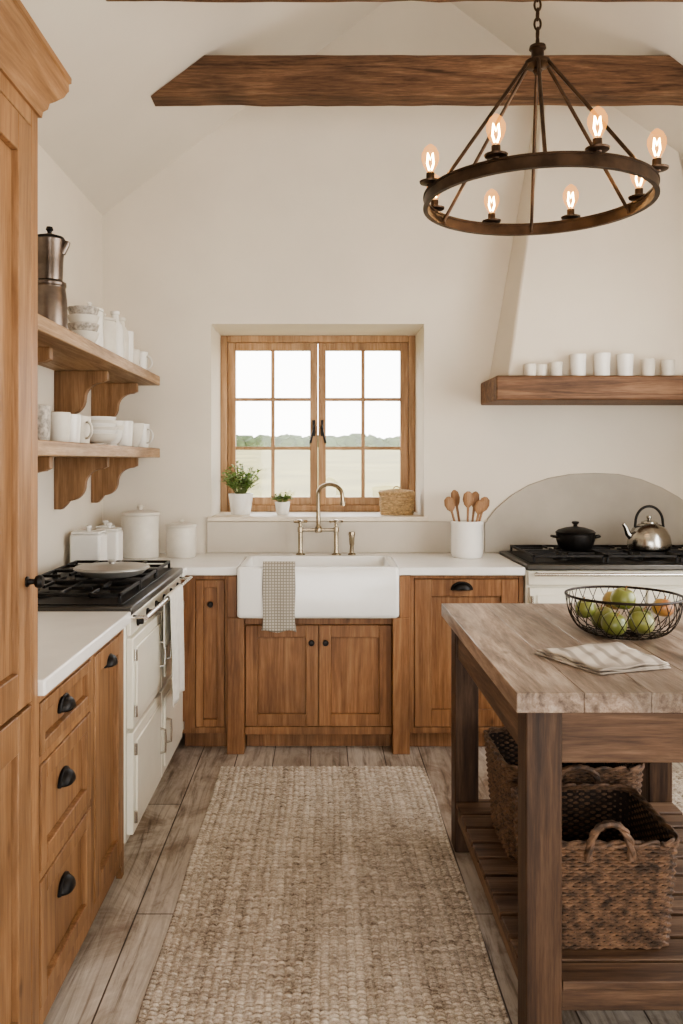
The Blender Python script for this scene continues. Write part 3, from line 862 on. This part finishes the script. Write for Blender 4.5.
# ------------------------------------------------------------------ wicker baskets
def rpath(cx, cy, a, b, r, n):
    pl = rr(cx-a, cx+a, cy-b, cy+b, r, 10); pl.append(pl[0])
    ds = [0]
    for p, q in zip(pl, pl[1:]): ds.append(ds[-1]+math.hypot(q[0]-p[0], q[1]-p[1]))
    out = []; j = 0
    for i in range(n):
        s = ds[-1]*i/n
        while ds[j+1] < s: j += 1
        t = (s-ds[j])/max(1e-9, ds[j+1]-ds[j])
        px = pl[j][0]+(pl[j+1][0]-pl[j][0])*t; py = pl[j][1]+(pl[j+1][1]-pl[j][1])*t
        tx, ty = pl[j+1][0]-pl[j][0], pl[j+1][1]-pl[j][1]; l = math.hypot(tx, ty)
        out.append((px, py, ty/l, -tx/l))
    return out
def wicker(cx, cy, z, a, b, h, flare, pitch, label, cat, mat, matin, stakes=36, handle=None, name='wicker_basket', group=None, lid=False):
    e = empty(name, (cx, cy, z), label, cat, group)
    rows = int(h/pitch); bm = nb(); n = stakes*4; rad = pitch*.54; A = pitch*.42
    for k in range(rows):
        t = k/max(1, rows-1); aa, bb = a*(1-flare*(1-t)), b*(1-flare*(1-t))
        rp = rpath(cx, cy, aa, bb, min(aa, bb)*.28, n)
        zz = z+rad+k*pitch
        tube(bm, [(p[0]+p[2]*A*math.sin(math.pi*i/2+k*math.pi), p[1]+p[3]*A*math.sin(math.pi*i/2+k*math.pi), zz+.001*math.sin(i*.7+k)) for i, p in enumerate(rp)], rad, 6, closed=True)
    fin('woven_body', bm, mat, e)
    bm = nb(); lo = rpath(cx, cy, a*(1-flare)-.003, b*(1-flare)-.003, min(a, b)*.25, 48); hi = rpath(cx, cy, a-.003, b-.003, min(a, b)*.28, 48)
    L0 = [bm.verts.new((p[0], p[1], z+.004)) for p in lo]; L1 = [bm.verts.new((p[0], p[1], z+h-.004)) for p in hi]
    for i in range(48): bm.faces.new([L0[i], L0[(i+1)%48], L1[(i+1)%48], L1[i]])
    bm.faces.new(L0)
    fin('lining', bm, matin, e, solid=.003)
    bm = nb(); rrad = max(.0045, pitch*.6)
    for ph in (0, math.pi):
        rp = rpath(cx, cy, a+.002, b+.002, min(a, b)*.3, 160)
        tube(bm, [(p[0]+p[2]*.005*math.cos(i*.55+ph), p[1]+p[3]*.005*math.cos(i*.55+ph), z+h+.004+.005*math.sin(i*.55+ph)) for i, p in enumerate(rp)], rrad, 6, closed=True)
    fin('rim', bm, mat, e)
    if handle:
        hx, hw, hh, rr2 = handle
        bm = nb()
        yy = cy-(b+.004)
        for ph in (0, math.pi):
            pts = []
            for i in range(33):
                t = math.pi*i/32
                pts.append((cx+hx-hw*math.cos(t)+.004*math.cos(i*.8+ph), yy-.006+.004*math.sin(i*.8+ph), z+h-.035+hh*math.sin(t)**.8))
            tube(bm, pts, rr2, 6)
        fin('handle', bm, mat, e)
    if lid:
        bm = nb()
        for k in range(7):
            t = k/7; rp = rpath(cx, cy, a*(1-t*.95)+.002, b*(1-t*.95)+.002, min(a, b)*.28*(1-t*.9), 72)
            tube(bm, [(p[0], p[1], z+h+.010+.014*t+.0015*math.sin(i*math.pi/2+k*math.pi)) for i, p in enumerate(rp)], rad*1.1, 6, closed=True)
        tube(bm, arc((cx, cy, z+h+.022), .02, 0, 180, 10), .003, 6)
        fin('lid', bm, mat, e)
    return e
wicker(.448, 4.95, SILLZ, .094, .06, .125, .06, .0095, 'small pale lidded wicker basket on the sill', 'basket', WICKL, WICKL, 18, lid=True)
ZSH = .19
GB = 'wicker baskets on the island shelf'
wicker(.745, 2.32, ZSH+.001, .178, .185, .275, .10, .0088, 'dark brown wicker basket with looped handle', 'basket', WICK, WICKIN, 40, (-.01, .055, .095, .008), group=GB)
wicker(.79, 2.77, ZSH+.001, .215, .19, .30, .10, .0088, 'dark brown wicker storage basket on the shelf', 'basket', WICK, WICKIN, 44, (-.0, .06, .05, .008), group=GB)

# ------------------------------------------------------------------ island
isl = empty('kitchen_island', (.93, 2.6, 0), 'rustic wooden kitchen island table with slatted shelf', 'island')
IX0, IX1, IY0, IY1 = .462, 1.42, 1.975, 3.21
bm = nb()
nb_ = 6; w = (IX1-IX0)/nb_
for i in range(nb_): box(bm, IX0+i*w+.0002, IX0+(i+1)*w-.0002, IY0, IY1, .852, .900)
fin('top', bm, ISLTOP, isl, .0018, label='thick scrubbed plank top')
lx = (IX0+.032, 1.21); ly = (IY0+.04, IY1-.125); lw = .088
for x in lx:
    for y in ly:
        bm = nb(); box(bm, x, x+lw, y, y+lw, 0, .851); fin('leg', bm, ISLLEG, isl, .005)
for y in (ly[0]+.012, ly[1]+lw-.037):
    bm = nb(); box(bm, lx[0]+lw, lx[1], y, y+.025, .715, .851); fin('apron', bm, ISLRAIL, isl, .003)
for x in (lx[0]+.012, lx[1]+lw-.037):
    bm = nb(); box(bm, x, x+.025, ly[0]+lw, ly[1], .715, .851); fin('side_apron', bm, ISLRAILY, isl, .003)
for y in (ly[0]+.01, ly[1]+lw-.04):
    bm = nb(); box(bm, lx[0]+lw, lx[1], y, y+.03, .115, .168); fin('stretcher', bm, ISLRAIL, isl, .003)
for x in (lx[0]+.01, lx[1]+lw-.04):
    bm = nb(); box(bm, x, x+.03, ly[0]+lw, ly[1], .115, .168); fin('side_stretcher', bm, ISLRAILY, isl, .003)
ns = 9; gap = .018; yhi = ly[1]-.006
sw = (yhi-(ly[0]+lw+.006)-(ns-1)*gap)/ns
bm = nb()
for i in range(ns):
    y = ly[0]+lw+.006+i*(sw+gap); box(bm, lx[0]+.004, lx[1]+lw-.004, y, y+sw, .168, ZSH)
box(bm, lx[0]+lw+.002, lx[1]-.002, ly[0]+.004, ly[0]+lw-.006, .168, ZSH)
fin('slatted_shelf', bm, ISLRAIL, isl, .003)

# wire fruit bowl
bx, by, bz = .955, 2.64, .9005
wb = empty('wire_fruit_basket', (bx, by, bz), 'dark wire fruit basket holding green apples', 'fruit basket')
bm = nb()
def wprof(t):
    a = t*math.pi/2
    return (.095+.080*math.sin(a)**.8, .004+.118*(1-math.cos(a))**.9)
for i in range(26):
    for sg in (1, -1):
        a0 = 2*math.pi*i/26
        tube(bm, [(bx+wprof(t)[0]*math.cos(a0+sg*t*.45), by+wprof(t)[0]*math.sin(a0+sg*t*.45), bz+wprof(t)[1]) for t in [k/9 for k in range(10)]], .0014, 5)
for i in range(8):
    a0 = math.pi*i/8
    tube(bm, [(bx-.095*math.cos(a0), by-.095*math.sin(a0), bz+.003), (bx+.095*math.cos(a0), by+.095*math.sin(a0), bz+.003)], .0014, 5)
for r_ in (.095, .05): tube(bm, arc((bx, by, bz+.003), r_, 0, 352, 44, 'xy'), .002, 6, closed=True)
fin('wire_mesh', bm, WIRE, wb)
bm = nb()
tube(bm, arc((bx, by, bz+.123), .176, 0, 354, 59, 'xy'), .0042, 8, closed=True)
fin('rim', bm, WIRE, wb)

def apple(x, y, z, r, mat, tilt, label):
    a = empty('apple', (x, y, z), label, 'apple', 'apples in the wire basket')
    bm = nb(); prof = []
    for i in range(19):
        t = math.pi*i/18
        rr_ = r*math.sin(t)*(1+.05*math.cos(t)); zz = r-r*.92*math.cos(t)
        if i < 4: zz += r*.10*(1-i/4)
        if i > 14: zz -= r*.28*((i-14)/4)**1.5
        prof.append((rr_ if 0 < i < 18 else 0, zz))
    lathe(bm, prof, V(x, y, z), 24)
    fin('apple_flesh', bm, mat, a, ang=180)
    bm = nb(); tube(bm, [(x, y, z+r*1.6), (x+.002, y, z+r*1.85), (x+.006, y+.002, z+r*2.1)], [.002,.0018,.0025], 6)
    fin('stem', bm, SPOONW, a)
    a.rotation_euler = tilt
for i, (dx, dy, dz, r_, m_, t_) in enumerate(((-.058,-.050,.008,.039,APG,(.3,.2,0)),(.030,-.060,.008,.040,APG,(-.3,.2,0)),(-.040,.045,.008,.039,APG,(.2,-.3,0)),(.055,.034,.008,.040,APG,(.1,.3,0)),
    (-.112,.0,.052,.033,APG,(.2,-.3,0)),(-.010,-.008,.078,.038,APG,(.2,.1,0)),(.112,-.022,.055,.033,APR,(-.2,.2,0)),(.0,.115,.055,.034,APR,(.1,.2,0)))):
    apple(bx+dx, by+dy, bz+dz, r_, m_, t_, 'blushed red and yellow apple' if m_ is APR else 'green apple in the wire basket')

# folded cloth
bm = nb()
def quadc(u, v):
    A, B, C, D = Vector((.605,2.37)), Vector((.71,2.13)), Vector((.92,2.20)), Vector((.875,2.46))
    return A*(1-u)*(1-v)+B*u*(1-v)+C*u*v+D*(1-u)*v
for layer in range(3):
    nu, nv = 26, 20; grid = []
    sh = layer*.012
    for i in range(nu+1):
        row = []
        for j in range(nv+1):
            u, v = i/nu, j/nv
            uu, vv = sh+u*(1-sh*1.6), sh*1.2+v*(1-sh*2)
            p = quadc(uu, vv)
            edge = min(u, 1-u, v, 1-v)
            z = .903+layer*.0055+.003*math.sin(u*7+layer)*math.sin(v*5+layer*2)*(1 if layer else .2)+.0018*math.sin(u*19+v*13)*(1 if layer else .1)+ .0015
            if edge < .03: z -= .0015
            row.append(bm.verts.new((p.x, p.y, max(z, .903))))
        grid.append(row)
    for i in range(nu):
        for j in range(nv): bm.faces.new([grid[i][j], grid[i+1][j], grid[i+1][j+1], grid[i][j+1]])
fin('folded_napkin', bm, STRIPE, solid=.003, label='folded beige linen napkin with dark stripes', cat='napkin', ang=80)

# ------------------------------------------------------------------ rugs
def rug(x0, x1, y0, y1, label, p=.0175, q=.025, res=5):
    nx = int((x1-x0)/q*7); ny = int((y1-y0)/p*res)
    xs = np.linspace(0, x1-x0, nx+1); ys = np.linspace(0, y1-y0, ny+1)
    X, Y = np.meshgrid(xs, ys)
    col = np.floor(X/q)
    ph = (col % 2)*.5
    h = .003+.010*np.abs(np.sin(np.pi*(Y/p+ph+.06*np.sin(X*9)+.05*np.sin(Y*23+X*4)))) **.8*(.25+.75*np.abs(np.sin(np.pi*X/q))**.5)
    edge = (X < .001) | (X > x1-x0-.001) | (Y < .001) | (Y > y1-y0-.001)
    h = np.where(edge, .0005, h)
    X = X + .003*np.sin(Y*7)
    co = np.stack([X+x0, Y+y0, h], -1).reshape(-1, 3)
    idx = np.arange((nx+1)*(ny+1)).reshape(ny+1, nx+1)
    f = np.stack([idx[:-1,:-1], idx[:-1,1:], idx[1:,1:], idx[1:,:-1]], -1).reshape(-1, 4)
    o = np.array([(x0+x1)/2, (y0+y1)/2, 0.0]); co = co-o
    me = bpy.data.meshes.new('jute_rug'); me.from_pydata(co.tolist(), [], f.tolist()); me.update()
    me.polygons.foreach_set('use_smooth', [True]*len(me.polygons)); me.materials.append(RUGM)
    ob = bpy.data.objects.new('jute_rug', me); COL.objects.link(ob); ob.location = o
    meta(ob, label, 'rug')
rug(-.475, .489, 1.55, 3.935, 'chunky woven beige jute runner on the floorboards')
rug(1.34, 2.15, 3.23, 3.90, 'woven jute rug beyond the island', res=4)

# ------------------------------------------------------------------ stove items
def pot(x, y, z):
    p = empty('cooking_pot', (x, y, z), 'small black cast iron pot with lid on the hob', 'pot')
    bm = nb(); lathe(bm, [(0,0),(.070,0),(.085,.012),(.098,.05),(.100,.085),(.094,.088),(0,.088)], V(x, y, z), 32)
    fin('pot_body', bm, BLACK, p)
    bm = nb(); lathe(bm, [(0,.089),(.102,.089),(.103,.094),(.09,.105),(.05,.118),(.012,.124),(.009,.132),(.02,.142),(.017,.150),(0,.153)], V(x, y, z), 32)
    fin('lid', bm, BLACK, p)
    for s in (-1, 1):
        bm = nb(); tube(bm, [(x+s*.095, y-.03, z+.068), (x+s*.122, y-.02, z+.072), (x+s*.126, y, z+.073), (x+s*.122, y+.02, z+.072), (x+s*.095, y+.03, z+.068)], .0065, 8)
        fin('handle', bm, BLACK, p)
pot(1.345, 4.42, .9755)
def kettle(x, y, z):
    p = empty('kettle', (x, y, z), 'polished steel stovetop kettle with arched handle', 'kettle')
    bm = nb(); lathe(bm, [(0,0),(.095,0),(.108,.008),(.112,.03),(.104,.075),(.085,.112),(.055,.135),(.04,.14),(0,.14)], V(x, y, z), 36)
    fin('kettle_body', bm, STEEL, p)
    bm = nb(); lathe(bm, [(0,.1405),(.042,.1405),(.04,.148),(.015,.156),(.008,.16),(.014,.17),(.012,.18),(0,.182)], V(x, y, z), 24)
    fin('lid', bm, STEEL, p)
    bm = nb(); tube(bm, [(x-.085, y, z+.06), (x-.112, y, z+.085), (x-.124, y, z+.12), (x-.136, y, z+.138)], [.022,.016,.012,.010], 12)
    fin('spout', bm, STEEL, p)
    bm = nb(); tube(bm, [(x-.075, y, z+.12)]+arc((x, y, z+.145), .072, 180, 0, 16, 'xz', .085)+[(x+.075, y, z+.12)], .007, 10)
    fin('handle', bm, BLACK, p)
kettle(1.735, 4.42, .9755)

# ------------------------------------------------------------------ chandelier
cx, cy, cz, cr = .772, 2.98, 2.380, .398
ch = empty('chandelier', (cx, cy, cz), 'round aged-iron wagon wheel chandelier with eight bulbs', 'chandelier')
bm = nb()
lathe(bm, [(cr-.006,-.019),(cr+.004,-.019),(cr+.004,.019),(cr-.006,.019),(cr-.006,-.019)], V(cx, cy, cz), 96)
lathe(bm, [(cr-.009,-.023),(cr+.007,-.023),(cr+.007,-.016),(cr-.009,-.016),(cr-.009,-.023)], V(cx, cy, cz), 96)
lathe(bm, [(cr-.009,.016),(cr+.007,.016),(cr+.007,.023),(cr-.009,.023),(cr-.009,.016)], V(cx, cy, cz), 96)
fin('ring', bm, CHANM, ch)
hz = 2.855
bm = nb(); lathe(bm, [(0,-.03),(.012,-.028),(.018,-.018),(.012,-.01),(.03,-.004),(.045,0),(.045,.014),(.03,.018),(.022,.03),(.022,.055),(.03,.06),(.028,.07),(.008,.078),(.006,.10),(0,.10)], V(cx, cy, hz), 28)
fin('hub', bm, CHANM, ch)
for k in range(6):
    a = math.radians(-11+60*k+90)
    bm = nb(); ca, sa = math.cos(a), math.sin(a)
    P = [(cx+.04*ca, cy+.04*sa, hz+.006), (cx+.052*ca, cy+.052*sa, hz-.01), (cx+(cr-.008)*ca, cy+(cr-.008)*sa, cz+.0), (cx+(cr-.008)*ca, cy+(cr-.008)*sa, cz-.016)]
    tube(bm, P, .0066, 8)
    fin('rod', bm, CHANM, ch)
bm = nb()
lz = hz+.095; i = 0
while lz < 3.98:
    pts = []
    for k in range(16):
        t = 2*math.pi*k/16; u = .011*math.cos(t); w = .021*math.sin(t)
        pts.append((cx+(u if i % 2 else 0), cy+(0 if i % 2 else u), lz+.02+w))
    tube(bm, pts, .0042, 6, closed=True); lz += .034; i += 1
fin('chain', bm, CHANM, ch)
bm = nb(); lathe(bm, [(0,0),(.02,0),(.05,.02),(.055,.05),(0,.06)], V(cx, cy, 3.975), 24)
fin('ceiling_rose', bm, CHANM, ch)
for k in range(8):
    a = math.radians(12+45*k); x, y = cx+cr*math.cos(a)*1.01, cy+cr*math.sin(a)*1.01
    bm = nb()
    lathe(bm, [(0,0),(.012,0),(.014,.004),(.036,.008),(.038,.014),(.032,.016),(.014,.017),(.014,.02)], V(x, y, cz+.021), 20)
    lathe(bm, [(0,.018),(.0145,.018),(.0145,.042),(.0115,.044),(0,.044)], V(x, y, cz+.021), 16)
    fin('lamp_socket', bm, CHANM, ch)
    bm = nb(); z = cz+.065
    lathe(bm, [(.011,0),(.014,.008),(.025,.028),(.031,.048),(.030,.066),(.020,.086),(.006,.098),(0,.100)], V(x, y, z), 20)
    bl = fin('light_bulb', bm, BULB, ch, label='glowing amber filament bulb')
    bm = nb()
    tube(bm, [(x-.004, y, z+.01), (x-.011, y, z+.032), (x-.008, y, z+.068), (x, y, z+.045), (x+.008, y, z+.068), (x+.011, y, z+.032), (x+.004, y, z+.01)], .0034, 6)
    fin('filament', bm, FILA, bl)
    ld = bpy.data.lights.new('bulb_light', 'POINT'); ld.energy = 1.8; ld.color = (1,.60,.29); ld.shadow_soft_size = .02
    lo = bpy.data.objects.new('bulb_light', ld); COL.objects.link(lo); lo.location = (x, y, z+.05)
    lo.parent = ch; lo.matrix_parent_inverse = Matrix.Translation(-WL[ch.name])

# ------------------------------------------------------------------ lighting
def area(name, loc, rot, sx, sy, e, col):
    ld = bpy.data.lights.new(name, 'AREA'); ld.shape = 'RECTANGLE'; ld.size = sx; ld.size_y = sy; ld.energy = e; ld.color = col
    o = bpy.data.objects.new(name, ld); COL.objects.link(o); o.location = loc; o.rotation_euler = rot
area('side_opening_fill', (2.40, 2.1, 1.6), (0, math.radians(90), 0), 1.6, 2.6, 20, (1,.94,.85))  # added fill lamp, set in an out-of-view opening cut for it
area('rear_opening_fill', (.3, -1.52, 1.1), (math.radians(90), 0, 0), 2.4, 2.3, 8, (1,.93,.84))  # added fill lamp behind the camera, in a made-up opening

w = bpy.data.worlds.new('World'); sc.world = w; w.use_nodes = True
nt = w.node_tree; nt.nodes.clear()
o = nt.nodes.new('ShaderNodeOutputWorld'); bg = nt.nodes.new('ShaderNodeBackground')
tc = nt.nodes.new('ShaderNodeTexCoord'); sp = nt.nodes.new('ShaderNodeSeparateXYZ'); nt.links.new(tc.outputs['Generated'], sp.inputs[0])
rp = ramp(nt, sp.outputs['Z'], [(0,(.98,.95,.90)), (.15,(.98,.98,.97)), (.7,(.86,.91,1.0))])
nt.links.new(rp, bg.inputs[0]); bg.inputs[1].default_value = 7.0; nt.links.new(bg.outputs[0], o.inputs[0])

# ------------------------------------------------------------------ camera
cam = bpy.data.cameras.new('camera'); co = bpy.data.objects.new('camera', cam); COL.objects.link(co)
co.location = (0, 0, 1.45); co.rotation_euler = (math.radians(90), 0, 0)
cam.sensor_fit = 'AUTO'; cam.sensor_width = 36; cam.lens = 836*36/1024
cam.shift_x = 20.5/1024; cam.shift_y = -52/1024; cam.clip_start = .05; cam.clip_end = 500
sc.camera = co
